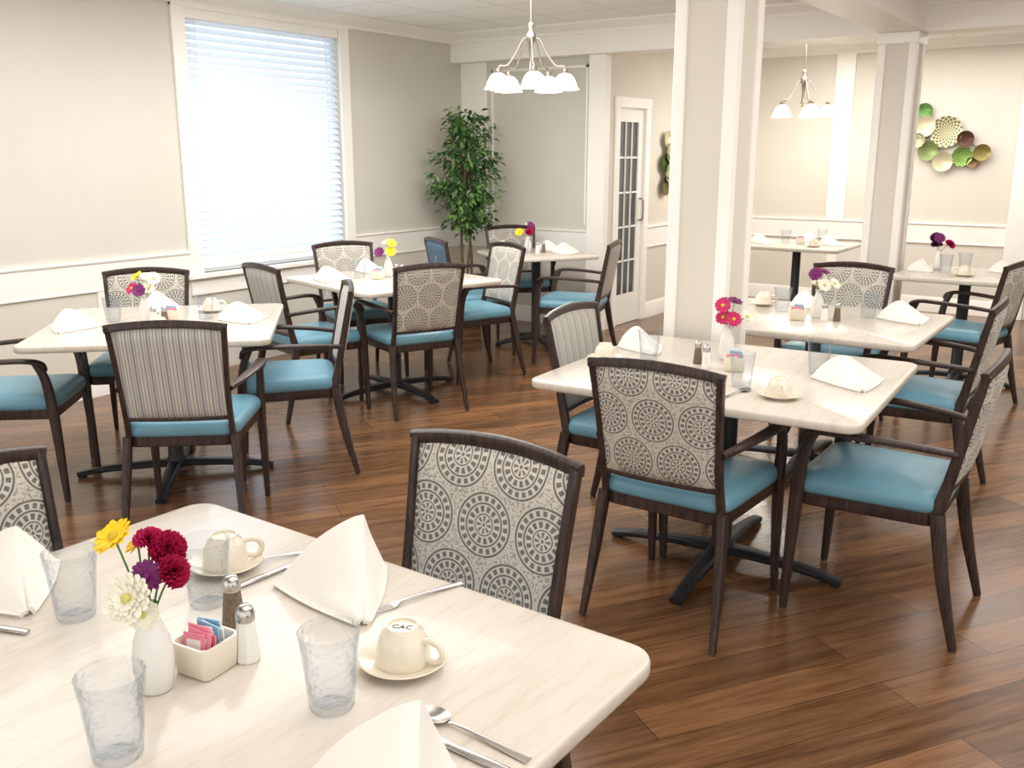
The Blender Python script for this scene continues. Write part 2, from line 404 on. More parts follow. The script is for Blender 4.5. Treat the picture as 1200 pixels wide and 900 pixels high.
g.tube([(XL+.016,W0+.08,WZ1-.07),(XL+.016,W0+.08,1.5)],.004,k=1,n=6)
cd=g.mesh('cord',[m_trim])
thing('window_blind','white horizontal slat blind hanging in the window','blind',[('slats',sl),('head_rail',hr),('bottom_rail',br),('cord',cd)],(0,0,0))

# ---------------------------------------------------------------- chairs
def yb(z): return -.225-(z-.45)*.2
def leg_meshes(arms=True):
    out=[]
    for sx in (-1,1):
        g=G()
        if arms: g.tube([(sx*.245,.235,.006),(sx*.243,.225,.25),(sx*.243,.215,.44),(sx*.250,.2,.58),(sx*.256,.165,.662)],[.012,.017,.020,.017,.016],[.013,.019,.023,.019,.014],pw=3.5,n=12)
        else: g.tube([(sx*.235,.225,.006),(sx*.228,.21,.25),(sx*.222,.20,.445)],[.012,.017,.020],[.013,.019,.023],pw=3.5,n=12)
        g.lathe([(0,0),(.011,0),(.012,.008),(0,.008)],12,(sx*(.245 if arms else .235),.235 if arms else .225,0),1)
        out.append(('leg',g.mesh('front_leg',[m_wood,m_glide])))
        g=G(); g.tube([(sx*.238,-.315,.006),(sx*.226,-.262,.22),(sx*.212,-.222,.44)],[.011,.016,.018],[.013,.02,.024],pw=3.5,n=12)
        g.lathe([(0,0),(.011,0),(.012,.008),(0,.008)],12,(sx*.238,-.315,0),1)
        out.append(('leg',g.mesh('rear_leg',[m_wood,m_glide])))
        if arms:
            g=G(); g.tube([(sx*.215,yb(.645),.645),(sx*.245,-.15,.658),(sx*.270,.02,.668),(sx*.270,.14,.668),(sx*.262,.195,.650),(sx*.254,.205,.62)],[.012,.018,.024,.024,.019,.015],[.011,.011,.011,.011,.013,.012],side=(1,0,0),pw=3,n=12)
            out.append(('armrest',g.mesh('armrest',[m_wood])))
    return out
LEGS=leg_meshes(); LEGS0=leg_meshes(False)
tp=lambda x,y:(x*(1+.055*y/.235),y)
g=G(); g.slab(.232,.226,.05,[(.395,.004),(.40,0),(.440,0)],tp); SF=g.mesh('seat_frame',[m_wood])
g=G(); g.slab(.240,.237,.07,[(.436,.02),(.440,.006),(.452,0),(.472,0),(.487,.006),(.497,.018),(.504,.04),(.508,.075),(.511,.12),(.512,.17)],tp); SEAT=g.mesh('seat',[m_vinyl],60)
def arch(x): return 1-(x/.22)**2
g=G()
for sx in (-1,1):
    g.tube([(sx*.206,yb(.42)+.004,.42),(sx*.204,yb(.55),.55),(sx*.209,yb(.72),.72),(sx*.219,yb(.905),.905)],[.010,.010,.010,.011],[.022,.018,.016,.014],pw=5,n=12)
pts=[(x,yb(.9)-.018*arch(x),.900+.018*arch(x)) for x in (-.231,-.16,-.08,0,.08,.16,.231)]
g.tube(pts,[.016]*3+[.017]+[.016]*3,[.012]*7,side=(0,.2,1),pw=5,n=12)
pts=[(x,yb(.52)-.016*arch(x),.520) for x in (-.20,-.1,0,.1,.20)]
g.tube(pts,.010,.011,side=(0,0,1),pw=3.5,n=10)
BF=g.mesh('back_frame',[m_wood])
def back_panel(front,rear):
    nx,nz=14,14; vs=[];fs=[];ms=[]
    for sd in (1,-1):
        for j in range(nz+1):
            w=j/nz
            for i in range(nx+1):
                u=-1+2*i/nx
                zz=.520+(.890+.016*arch(u*.21)-.520)*w
                hx=.197+.013*w
                x=u*hx
                t=.015*min(1,(1-abs(u)**8))*min(1,1-abs(2*w-1)**10)+.004
                vs.append((x,yb(zz)-.016*arch(x)+sd*t,zz))
    N=(nx+1)*(nz+1)
    for j in range(nz):
        for i in range(nx):
            a=j*(nx+1)+i
            fs.append((a+1,a,a+nx+1,a+nx+2)); ms.append(0)
            fs.append((N+a,N+a+1,N+a+nx+2,N+a+nx+1)); ms.append(1)
    for i in range(nx):
        fs.append((i,i+1,N+i+1,N+i)); ms.append(0)
        a=nz*(nx+1)+i; fs.append((a+1,a,N+a,N+a+1)); ms.append(0)
    for j in range(nz):
        a=j*(nx+1); fs.append((a+nx+1,a,N+a,N+a+nx+1)); ms.append(0)
        a+=nx; fs.append((a,a+nx+1,N+a+nx+1,N+a)); ms.append(0)
    g=G(); g.add(vs,fs,ms); return g.mesh('backrest',[front,rear],60)
BP={'sm':back_panel(m_str,m_med),'mm':back_panel(m_med,m_med),'ss':back_panel(m_str,m_str),'bb':back_panel(m_bluefab,m_bluefab)}
FAB={'sm':'striped front, medallion rear','mm':'medallion patterned back','ss':'grey striped back','bb':'slate blue back'}
def chair(x,y,ang,fab,where,arms=True):
    thing('dining_chair','dark wood %s, teal seat, '%('armchair' if arms else 'chair')+FAB[fab]+', '+where,'chair',
      (LEGS if arms else LEGS0)+[('seat_frame',SF),('seat',SEAT,'teal blue vinyl seat'),('back_frame',BF),('backrest',BP[fab],FAB[fab])],(x,y,0),rad(ang-90),'dining room chairs')
def chair_rf(r,f,ang,fab,where):
    x,y=plan(r,f); chair(x,y,ang+HEAD,fab,where)
chair(-1.175,1.33,270,'mm','at set table',False)
chair(-1.69,.86,2,'mm','at set table')
chair(-1.24,2.915,90,'sm','at set table')
chair(-.69,3.29,180,'sm','at set table')
chair(-1.70,3.42,3,'sm','at set table')
chair(-.86,4.6,181,'sm','near column')
chair(-1.47,5.4,270,'mm','near column')
chair(-.98,6.44,168,'sm','near column')
chair_rf(-1.36,3.89,95,'ss','near window')
chair_rf(-1.13,4.62,194,'ss','near window')
chair_rf(-2.30,4.28,8,'ss','near window')
chair_rf(-1.99,4.97,281,'mm','near window')
chair_rf(-.64,5.80,120,'sm','near window')
chair_rf(-.30,6.66,212,'mm','near window')
chair_rf(-1.08,6.66,300,'mm','near window')
chair_rf(-1.23,5.72,40,'ss','near window')
chair_rf(.46,7.12,163,'ss','near doorway')
chair_rf(-.30,7.40,25,'bb','near doorway')
chair_rf(.06,8.26,284,'mm','near doorway')

# ---------------------------------------------------------------- tables
TZ=.76
def table(x,y,sx,sy,ang,label):
    g=G(); g.slab(sx/2,sy/2,.055,[(TZ-.031,.008),(TZ-.029,.003),(TZ-.023,0),(TZ-.007,0),(TZ-.002,.002),(TZ,.006)]); top=g.mesh('table_top',[m_top],50)
    g=G(); g.lathe([(0,.05),(.05,.05),(.05,.07),(.038,.09),(.038,.695),(.05,.705),(.05,.717),(0,.717)],20); col=g.mesh('pedestal',[m_iron])
    g=G(); g2=G()
    L=min(sx,sy)*.44
    for q in range(4):
        a=q*math.pi/2; d=Vector((math.cos(a),math.sin(a),0)); s=Vector((-d.y,d.x,0))
        g.tube([d*.0+Vector((0,0,.05)),d*.12+Vector((0,0,.05)),d*(L*.7)+Vector((0,0,.036)),d*L+Vector((0,0,.014))],[.04,.034,.026,.024],[.018,.018,.015,.013],side=s,pw=3.5,n=12)
        g.lathe([(0,0),(.02,0),(.02,.008),(0,.008)],12,d*(L-.02))
        g2.tube([d*.03+Vector((0,0,.71)),d*(L*.75)+Vector((0,0,.72))],[.02,.016],[.012,.008],side=s,pw=3.5,k=1)
    thing('dining_table',label,'table',[('table_top',top),('pedestal',col,'black metal column'),('base',g.mesh('base',[m_iron]),'black iron cross base'),('top_bracket',g2.mesh('top_bracket',[m_iron]))],(x,y,0),rad(ang),'dining tables')
lab='square stone-look dining table on black iron pedestal, '
table(-1.195,.775,1.2,1.06,-1.5,lab+'fully set')
table(-1.265,3.31,1.16,1.05,2.5,lab+'beside the column')
table(-1.36,4.66,1.12,.96,0,lab+'behind the column')
table(-1.06,7.05,.82,.82,0,lab+'beside far column')
table(-2.71,8.56,.95,.85,0,lab+'in adjoining room')
x,y=plan(-1.68,4.5); table(x,y,1.065,1.065,10+HEAD,lab+'near the wall')
x,y=plan(-.78,6.17); table(x,y,1.04,1.04,40+HEAD,lab+'by the window')
x,y=plan(.20,7.82); table(x,y,.80,.80,20+HEAD,lab+'near the plant')

# ---------------------------------------------------------------- tableware meshes
g=G(); g.lathe([(0,.002),(.024,.002),(.0265,0),(.0290,.004),(.0315,.03),(.0355,.075),(.0400,.108),(.0388,.1095),(.0378,.108),(.0334,.075),(.0295,.03),(.0265,.012),(0,.010)],40); TUMB=g.mesh('tumbler',[m_glass],60)
g=G()
g.lathe([(0,.0595),(.0225,.060),(.0235,.0645),(.0255,.0645),(.027,.059),(.034,.052),(.040,.038),(.043,.02),(.044,.004),(.0435,.0),(.041,0),(.0405,.02),(.037,.038),(.03,.051),(0,.054)],36)
CUP=g.mesh('cup_body',[m_china],60)
g=G(); g.tube([(.040,0,.014),(.060,0,.012),(.071,0,.024),(.066,0,.040),(.050,0,.046),(.036,0,.044)],[.0045]*6,[.0055]*6,side=(0,1,0),n=10); HANDLE=g.mesh('handle',[m_china],80)
g=G(); g.lathe([(0,.002),(.03,.002),(.031,0),(.036,0),(.037,.003),(.052,.007),(.070,.015),(.0715,.0165),(.070,.018),(.052,.0105),(.036,.006),(0,.0055)],40); SAUCER=g.mesh('saucer',[m_china],60)
tcu=D.curves.new('cup_mark','FONT'); tcu.body='CAC'; tcu.size=.0165; tcu.align_x='CENTER'; tcu.align_y='CENTER'; tcu.extrude=.0002; tcu.offset=.0001
to=D.objects.new('tmp',tcu); link(to); C.view_layer.update()
MARK=D.meshes.new_from_object(to.evaluated_get(C.evaluated_depsgraph_get())); MARK.materials.clear(); MARK.materials.append(m_ink); D.objects.remove(to)
for v in MARK.vertices: v.co.z+=.0601
def napkin_mesh(h,w,d,ph=0,ax=0,w2=None):
    g=G(); nu,nv=18,24; vs=[];fs=[]
    ap=Vector((ax,-.28*d,h)); bk=Vector((ax*.15,.80*d,.010))
    for L in (0,1):
        for i in range(nu+1):
            u=i/nu*.985
            R=ap.lerp(bk,u)-Vector((0,0,.006*math.sin(u*math.pi)))
            for j in range(nv+1):
                v=-1+2*j/nv; sg=1 if v>=0 else -1; a=abs(v)
                Ef=Vector((sg*(w if sg>0 or not w2 else w2),-.46*d,0)); E=Ef.lerp(bk+Vector((sg*.012,0,-.010)),u)
                E=E+Vector((sg*.008*math.sin(u*math.pi),0,0))
                p=R.lerp(E,a)
                p+=Vector((sg*(.009 if sg>0 else -.003)*math.sin(a*math.pi)*(1-u),-.010*math.sin(a*math.pi)*(1-u),.005*math.sin(a*math.pi)))
                if a<.16: p.z-=.006*(1-a/.16)**2
                p.z+=.0026*math.sin(6*u+4*v+ph)*a*(1-a)*4
                if L: p+=Vector((-sg*.004*min(1,a*5),-.001,-.0055))
                p.z=max(p.z,.0 if L else .0058); vs.append(p)
    N=(nu+1)*(nv+1)
    for i in range(nu):
        for j in range(nv):
            a0=i*(nv+1)+j; fs.append((a0,a0+1,a0+nv+2,a0+nv+1)); fs.append((N+a0,N+a0+nv+1,N+a0+nv+2,N+a0+1))
    for j in range(nv):
        fs.append((j,N+j,N+j+1,j+1)); a0=nu*(nv+1)+j; fs.append((a0,a0+1,N+a0+1,N+a0))
    for i in range(nu):
        for a0 in (i*(nv+1),i*(nv+1)+nv): fs.append((a0,a0+nv+1,N+a0+nv+1,N+a0))
    g.add(vs,fs); me=g.mesh('napkin',[m_napkin],55)
    return me
NAP=[napkin_mesh(.122,.102,.15,0,-.048,.092),napkin_mesh(.090,.12,.15,2,.03),napkin_mesh(.100,.10,.14,4,-.03),napkin_mesh(.100,.11,.15,1,.035,.085)]
def fork_mesh():
    g=G(); g.tube([(0,-.095,.0015),(0,-.06,.003),(0,0,.006),(0,.035,.005),(0,.05,.003)],[.0085,.007,.0035,.0035,.009],[.0011]*5,side=(1,0,0),pw=3)
    g.tube([(0,.045,.003),(0,.058,.0025)],[.009,.0115],[.001,.001],side=(1,0,0),pw=3,k=1)
    for i in range(4):
        x=-.0095+.0063*i; g.tube([(x,.056,.0028),(x,.075,.0022),(x,.093,.004)],[.002,.0019,.0012],[.001]*3,side=(1,0,0))
    return g.mesh('fork',[m_steel],60)
def spoon_mesh():
    g=G(); g.tube([(0,-.095,.0015),(0,-.06,.003),(0,0,.006),(0,.035,.006),(0,.05,.004)],[.0085,.007,.0035,.003,.005],[.0011]*5,side=(1,0,0),pw=3)
    vs=[];fs=[];nr,na=5,20
    for off in (0,-.0012):
        for i in range(nr+1):
            rr=i/nr
            for j in range(na):
                th=2*math.pi*j/na
                x=.019*rr*math.cos(th)*(1-.12*math.sin(th)); y=.074+.029*rr*math.sin(th)
                vs.append((x,y,.0012+.0062*rr*rr+off*.5))
    for b0 in (0,(nr+1)*na):
        for i in range(nr):
            for j in range(na):
                j2=(j+1)%na; fs.append((b0+i*na+j,b0+i*na+j2,b0+(i+1)*na+j2,b0+(i+1)*na+j))
    g.add(vs,fs); return g.mesh('spoon',[m_steel],70)
def knife_mesh():
    g=G(); g.tube([(0,-.11,.003),(0,-.06,.004),(0,.0,.004)],[.0075,.008,.006],[.003,.003,.0025],side=(1,0,0),pw=2.6)
    g.tube([(0,-.002,.004),(.001,.05,.0035),(0,.1,.0025),(-.004,.118,.002)],[.007,.0095,.008,.002],[.0015,.001,.0008,.0006],side=(1,0,0),pw=3)
    return g.mesh('knife',[m_steel],60)
FORK,SPOON,KNIFE=fork_mesh(),spoon_mesh(),knife_mesh()
def shaker(mb):
    g=G(); g.lathe([(0,0),(.017,0),(.019,.003),(.0185,.01),(.0135,.062),(.0125,.066),(0,.066)],8); b=g.mesh('body',[mb],30)
    g=G(); g.lathe([(.0128,.064),(.0142,.066),(.0142,.076),(.012,.084),(.007,.089),(0,.090)],20); c=g.mesh('cap',[m_steel],50); return b,c
SALT=shaker(m_salt); PEP=shaker(m_pepper)
g=G(); 
g.slab(.038,.038,.014,[(0,.006),(.004,.002),(.03,0),(.052,-.002),(.055,-.001),(.055,.003),(.052,.0045),(.01,.007),(.008,.012)]); CADDY=g.mesh('sugar_caddy',[m_china],50)
def packet(m,m2):
    g=G(); g.box((-.023,-.0014,0),(.023,.0014,.056),0,.0008,1); g.box((-.015,-.0018,.028),(.015,.0018,.046),1); return g.mesh('sugar_packet',[m,m2])
PK=[('pink',packet(m_pink,m_whitep)),('blue',packet(m_bluep,m_whitep)),('white',packet(m_whitep,m_bluep))]
g=G(); g.lathe([(0,0),(.023,0),(.0265,.004),(.0300,.03),(.0305,.055),(.027,.082),(.0175,.108),(.0125,.122),(.0125,.132),(.0155,.141),(.0135,.141),(.0105,.132),(.0105,.118),(0,.11)],32); VASE=g.mesh('vase',[m_white],60)

def daisy(g,R,n=15,layers=2,wid=.36,cup=.15):
    for L in range(layers):
        rr=R*(1-.16*L)
        for i in range(n):
            a=2*math.pi*(i+.5*L)/n+random.uniform(-.06,.06); lift=cup*rr*random.uniform(.4,1.4)+L*.0022
            d=Vector((math.cos(a),math.sin(a),0)); s=Vector((-d.y,d.x,0)); w=rr*wid
            z=Vector((0,0,1))
            pts=[d*rr*.12-s*w*.25, d*rr*.12+s*w*.25, d*rr*.6+s*w*.5+z*lift*.5, d*rr*.92+s*w*.36+z*lift, d*rr+z*lift, d*rr*.92-s*w*.36+z*lift, d*rr*.6-s*w*.5+z*lift*.5]
            g.add(pts,[(0,1,2,6),(6,2,3,5),(5,3,4)])
def carnation(g,R):
    for L,(tilt,n,sc) in enumerate(((5,9,1),(22,9,.95),(42,8,.85),(62,7,.72),(80,5,.55))):
        t=rad(tilt)
        for i in range(n):
            a=2*math.pi*(i+.37*L)/n; d=Vector((math.cos(a),math.sin(a),0)); s=Vector((-d.y,d.x,0)); z=Vector((0,0,1))
            dd=d*math.cos(t)+z*math.sin(t); nn=z*math.cos(t)-d*math.sin(t)
            r=R*sc; m=9; row1=[];row2=[]
            for k2 in range(m):
                q=-1+2*k2/(m-1)
                row1.append(dd*r*.55+s*q*r*.25+nn*R*.04*((-1)**k2))
                row2.append(dd*r*(1-.15*q*q+random.uniform(-.10,.05))+s*q*r*.50+nn*R*.15*((-1)**k2))
            pts=[Vector((0,0,0))]+row1+row2
            fs=[(0,1+k2,2+k2) for k2 in range(m-1)]+[(1+k2,1+m+k2,2+m+k2,2+k2) for k2 in range(m-1)]
            g.add(pts,fs)
FL={'yellow':(m_yel,m_yc,'daisy'),'white':(m_wpet,m_gc,'daisy'),'crimson':(m_red,m_red,'carn'),'purple':(m_pur,m_pur,'daisy'),'magenta':(m_mag,m_mag,'carn'),'pink':(m_mag,m_yc,'daisy'),'plum':(m_pur,m_pur,'carn')}
def flower(x,y,z,hx,hy,hz,R,kind,nrm,where,layers=2):
    pm,cm,ty=FL[kind]; nrm=Vector(nrm).normalized(); q=nrm.to_track_quat('Z','Y').to_matrix().to_4x4()
    T=Matrix.Translation((hx,hy,hz))@q
    g=G(); (daisy(g,R,layers=layers,n=15 if layers<3 else 20) if ty=='daisy' else carnation(g,R)); g.xf(T); pe=g.mesh('petals',[pm],60,fix=False)
    g=G(); base=Vector((hx*.12,hy*.12,.118)); h=Vector((hx,hy,hz))
    g.tube([base,base.lerp(h,.5)+Vector((0,0,.006)),h-nrm*.002],.0016,n=7,side=(1,0,0)); st=g.mesh('stem',[m_green])
    ps=[('petals',pe),('stem',st)]
    if ty=='daisy':
        k=.22 if layers<3 else .16
        g=G(); g.lathe([(R*k,-.001),(R*(k+.01),.002+.002*(layers-1)),(R*(k-.06),.005+.002*(layers-1)),(0,.0065+.002*(layers-1))],14); g.xf(T); ps.append(('flower_center',g.mesh('flower_center',[cm])))
    nm='daisy' if ty=='daisy' else 'carnation'
    thing(nm,'%s %s on green stem in %s'%(kind,nm,where),'flower',ps,(x,y,z),0,'cut flowers in vases')
def bouquet(x,y,kinds,sc=1):
    solo('vase','small white ceramic bud vase with flowers','vase',VASE,(x,y,TZ),0,'bud vases')
    for i,k in enumerate(kinds):
        a=2.4*i+x*3; rr=(.016+.020*(i%3))*sc*1.3
        hz=.168+.026*((i*2)%4)
        flower(x,y,TZ,rr*math.cos(a),rr*math.sin(a),hz,.031*sc,k,(math.cos(a)*.5+.35,math.sin(a)*.5-.6,.7),'white bud vase')
def nap(x,y,ang,k=0,sc=1): solo('napkin','white cloth napkin folded into a standing tent','napkin',NAP[k],(x,y,TZ),rad(ang),'folded napkins',sc)
def tum(x,y,sc=1.14): solo('tumbler','clear plastic water tumbler on table','glass',TUMB,(x,y,TZ),0,'water tumblers',sc)
def cup(x,y,ang,mark=None):
    solo('saucer','cream china saucer beneath an inverted cup','saucer',SAUCER,(x,y,TZ),0,'saucers')
    e=thing('coffee_cup','cream china cup turned upside down on saucer','cup',[('cup_body',CUP),('handle',HANDLE)],(x,y,TZ+.0062),rad(ang),'coffee cups')
    if mark is not None:
        o=link(D.objects.new('printed_mark',MARK)); o.parent=e; o.rotation_euler=(0,0,rad(mark-ang)); o['label']='dark printed letters on cup base'
def cut(me,nm,x,y,ang): solo(nm,'stainless steel %s lying on the table'%nm,'cutlery',me,(x,y,TZ+.0002),rad(ang-90),'cutlery')
def shk(x,y,pep=False,sc=1):
    b,c=PEP if pep else SALT
    thing('pepper_shaker' if pep else 'salt_shaker','glass %s shaker with steel cap'%('pepper' if pep else 'salt'),'shaker',[('shaker_body',b),('shaker_cap',c,'steel cap')],(x,y,TZ),0,'salt and pepper shakers',sc)
def caddy(x,y,ang,many=False):
    solo('sugar_caddy','cream ceramic caddy holding sugar packets','caddy',CADDY,(x,y,TZ),rad(ang),'sugar caddies')
    seq=[0,0,0,0,2,1,2,2,1] if many else [0,1,2]
    for i,k in enumerate(seq):
        cN,me=PK[k]; off=(-.025+.050*i/(len(seq)-1)); a=rad(ang)
        px=x-math.sin(a)*off; py=y+math.cos(a)*off
        o=solo('sugar_packet','%s paper sugar packet standing in the caddy'%cN,'packet',me,(px,py,TZ+.012+.005*(i%3)),0,'sugar packets')
        o.rotation_euler=(rad(-10+2.5*i) if many else 0,rad((-6,5,-2,7)[i%4]),a)

# near table
nap(-1.68,.80,255,2,1.15); nap(-1.16,1.145,236,0,1.14); nap(-.685,.73,228,0,1.12)
tum(-1.487,.82); tum(-1.07,.625); tum(-.915,.872); tum(-1.335,.983)
cup(-.905,1.02,10,HEAD-10); cup(-1.43,1.10,60)
shk(-1.122,.892,sc=1.08); shk(-1.225,.95,True,1.08)
caddy(-1.155,.838,HEAD-28,True)
cut(FORK,'fork',-1.035,1.215,252); cut(SPOON,'spoon',-1.38,1.19,240); cut(KNIFE,'knife',-1.33,1.16,85)
cut(SPOON,'spoon',-.70,.93,178); cut(KNIFE,'knife',-.715,.89,180); cut(KNIFE,'knife',-1.60,.70,200)
vx,vy=-1.172,.757
solo('vase','small white ceramic bud vase with flowers','vase',VASE,(vx,vy,TZ),0,'bud vases')
def fr(r,f,h,R,k,nr,L=2):
    X=CH*r-SH*f; Y=SH*r+CH*f; N=(CH*nr[0]-SH*nr[1],SH*nr[0]+CH*nr[1],nr[2])
    flower(vx,vy,TZ,X,Y,h,R,k,N,'white bud vase',L)
fr(-.050,.02,.238,.033,'yellow',(-.35,-.4,.75),2); fr(.024,.03,.215,.030,'crimson',(.4,-.5,.7)); fr(-.002,.03,.230,.023,'magenta',(0,-.2,1))
fr(.006,-.01,.188,.026,'purple',(.1,-.8,.5)); fr(-.014,-.035,.166,.038,'white',(-.15,-.8,.45),4); fr(.004,-.03,.138,.024,'white',(.3,-.8,.1),3); fr(.042,.0,.192,.027,'crimson',(.7,-.3,.4)); fr(-.020,.03,.222,.02,'yellow',(-.5,-.3,.8))
# middle table
tum(-1.14,3.09); tum(-.985,3.46); tum(-1.6,3.3)
nap(-.83,3.36,210,1,1.1); nap(-1.70,3.49,225,3,1.0)
cup(-.98,3.02,-60); cup(-1.74,3.2,120)
bouquet(-1.36,3.5,['purple','pink','white','purple','pink','purple','pink'],1.05)
caddy(-1.26,3.33,20); shk(-1.42,3.36,True); shk(-1.36,3.30)
cut(SPOON,'spoon',-1.12,2.97,80)
# table behind column
nap(-.96,4.84,215,1,1.1); nap(-1.47,5.0,230,3,.95); tum(-1.15,4.83); tum(-1.57,4.78); cup(-1.72,4.92,30)
bouquet(-1.36,4.68,['white','purple','white','pink','white','purple'],1.1); shk(-1.3,4.6); shk(-1.25,4.64,True); caddy(-1.42,4.57,10)
# beside far column
nap(-.82,7.25,215,1,1.0); nap(-1.34,7.03,230,2,.9); tum(-1.19,7.02); tum(-1.1,7.2); cup(-1.05,6.88,200)
bouquet(-1.28,7.22,['plum','purple','magenta','plum'],1.3); 
# adjoining room
nap(-3.0,8.45,215,1); nap(-2.4,8.6,235,3); nap(-2.75,8.85,160,2); tum(-2.8,8.5); tum(-2.55,8.75); caddy(-2.68,8.55,20); cup(-2.5,8.35,20)
# near wall table
def P(r,f,fn,*a): x,y=plan(r,f); fn(x,y,*a)
P(-2.05,4.32,nap,215,1,1.05); P(-1.30,4.55,nap,240,1,1.05); P(-1.82,4.87,nap,225,3,1)
P(-1.93,4.51,tum); P(-1.51,4.60,tum)
x,y=plan(-1.76,4.48); bouquet(x,y,['white','yellow','purple','white','pink','white'],1.1)
P(-1.70,4.42,shk); P(-1.655,4.44,shk,True); P(-1.66,4.54,caddy,60); P(-1.6,4.22,cup,30); P(-1.55,4.82,cup,60)
# window table
P(-1.17,6.05,nap,215,1,1.05); P(-.97,6.5,nap,225,3,1.0); P(-.40,6.15,nap,235,2,1.0); P(-.66,5.78,nap,215,1,1.0)
x,y=plan(-.82,6.25); bouquet(x,y,['yellow','white','purple','yellow'],1.2); P(-.76,6.2,shk); P(-.72,6.16,shk,True); P(-.87,6.12,caddy,20); P(-.55,6.35,tum); P(-1.0,6.19,tum)
# plant table
P(.45,7.75,nap,215,1,1.0); P(-.03,7.87,nap,230,3,1.0); P(.33,8.0,nap,225,1)
x,y=plan(.13,7.87); bouquet(x,y,['magenta','white','yellow','purple'],1.2); P(.21,7.8,shk); P(.26,7.82,shk,True); P(.10,7.7,tum)

# ---------------------------------------------------------------- chandeliers
def chandelier(x,y,z,label,power):
    H=ZC-z
    g=G(); g.lathe([(0,H),(.062,H),(.062,H-.008),(.045,H-.025),(.015,H-.035),(0,H-.035)],24); can=g.mesh('canopy',[m_nickel])
    g=G(); g.tube([(0,0,H-.03),(0,0,.36)],.006,k=1,n=10,side=(1,0,0))
    g.lathe([(0,.41),(.014,.405),(.02,.385),(.012,.36),(.028,.335),(.034,.31),(.02,.28),(.01,.2),(.012,.13),(.02,.11),(.012,.09),(0,.08)],20)
    rod=g.mesh('stem_rod',[m_nickel],60)
    ps=[('canopy',can),('stem_rod',rod)]
    for i in range(5):
        a=2*math.pi*i/5+.35; d=Vector((math.cos(a),math.sin(a),0)); zz=Vector((0,0,1))
        g=G(); g.tube([d*.02+zz*.31,d*.055+zz*.30,d*.10+zz*.22,d*.16+zz*.145,d*.21+zz*.14,d*.222+zz*.115],.0055,k=6,n=8,side=(-d.y,d.x,0))
        g.lathe([(0,.125),(.018,.122),(.022,.10),(.02,.092),(0,.092)],14,d*.222); ps.append(('arm',g.mesh('arm',[m_nickel],60)))
        g=G(); g.lathe([(.018,.095),(.035,.09),(.055,.072),(.068,.045),(.078,.015),(.092,-.002),(.090,-.003),(.076,.012),(.065,.042),(.052,.068),(.034,.085),(.018,.09)],24,d*.222); ps.append(('lamp_shade',g.mesh('lamp_shade',[m_shade],70),'white frosted glass shade, lit'))
    e=thing('chandelier',label,'chandelier',ps,(x,y,z),0,'chandeliers')
    for i in range(5):
        a=2*math.pi*i/5+.35
        l=D.lights.new('bulb','POINT'); l.energy=power/5; l.color=(1,.95,.87); l.shadow_soft_size=.04
        o=link(D.objects.new('bulb',l)); o.parent=e; o.location=(.222*math.cos(a),.222*math.sin(a),-.015)
x,y=plan(.12,6.3); chandelier(x,y,1.95,'nickel five-arm chandelier with lit frosted shades above tables',55)
x,y=plan(2.66,9.0); chandelier(x,y,1.89,'nickel five-arm chandelier in the adjoining room',24)

# ---------------------------------------------------------------- wall art
def disc_mesh(R,c1,c2,cell):
    m=mat('disc_metal',c1,.35,.5); nt,b=nodes(m)
    tc=nt.nodes.new('ShaderNodeTexCoord'); sp=nt.nodes.new('ShaderNodeSeparateXYZ'); nt.links.new(tc.outputs['Object'],sp.inputs[0])
    r=M(nt,'SQRT',M(nt,'ADD',M(nt,'MULTIPLY',sp.outputs[0],sp.outputs[0]),M(nt,'MULTIPLY',sp.outputs[1],sp.outputs[1])))
    a=M(nt,'ARCTAN2',sp.outputs[1],sp.outputs[0])
    w=M(nt,'MULTIPLY',M(nt,'SINE',M(nt,'MULTIPLY',a,cell)),M(nt,'SINE',M(nt,'MULTIPLY',r,3.1416*7/R)))
    nt.links.new(ramp(nt,M(nt,'MULTIPLY_ADD',w,.5,.5),[(.35,c1),(.65,c2)]),b.inputs['Base Color'])
    g=G(); g.lathe([(0,.006),(R*.3,.008),(R*.7,.014),(R*.93,.024),(R,.026),(R,.023),(R*.7,.010),(0,.002)],36); return g.mesh('disc',[m],60)
def art(loc,rot,discs,label):
    e=link(D.objects.new('wall_art',None)); e.location=loc; e.rotation_euler=rot; e['label']=label; e['category']='wall art'
    for i,(u,v,R,c1,c2,cell,dz) in enumerate(discs):
        o=link(D.objects.new('disc',disc_mesh(R,c1,c2,cell))); o.parent=e; o.location=(u,v,dz); o['label']='patterned round metal disc'
    g=G()
    for (u,v,R,*_),(u2,v2,R2,*_) in zip(discs,discs[1:]): g.tube([(u,v,.004),(u2,v2,.004)],.003,k=1,n=6,side=(0,0,1))
    o=link(D.objects.new('mounting_rod',g.mesh('mounting_rod',[m_iron]))); o.parent=e
GR=(58,104,50);OL=(112,118,52);CR=(222,212,178);BR=(92,58,40);BZ=(140,110,70)
px=.0078
L=[(1076,128,10,GR,(120,160,90),12),(1078,146,13,CR,(190,180,150),10),(1072,163,9,OL,CR,12),(1103,153,19,(110,112,72),CR,16),(1085,176,12,BZ,(90,150,90),14),(1103,189,12,CR,(170,160,130),18),(1124,183,12,GR,(150,180,90),12),(1126,162,10,BR,(60,40,30),8),(1146,178,10,OL,BZ,10),(1136,190,7,BZ,BR,8)]
ds=[((x-1103)*px*1.02,(153-y)*px,R*px,c1,c2,c3,.012+.012*(i%3)) for i,(x,y,R,c1,c2,c3) in enumerate(L)]
art((-1.85,YF-.01,1.76),(rad(90),0,0),ds,'cluster of green, cream and bronze metal discs on wall')
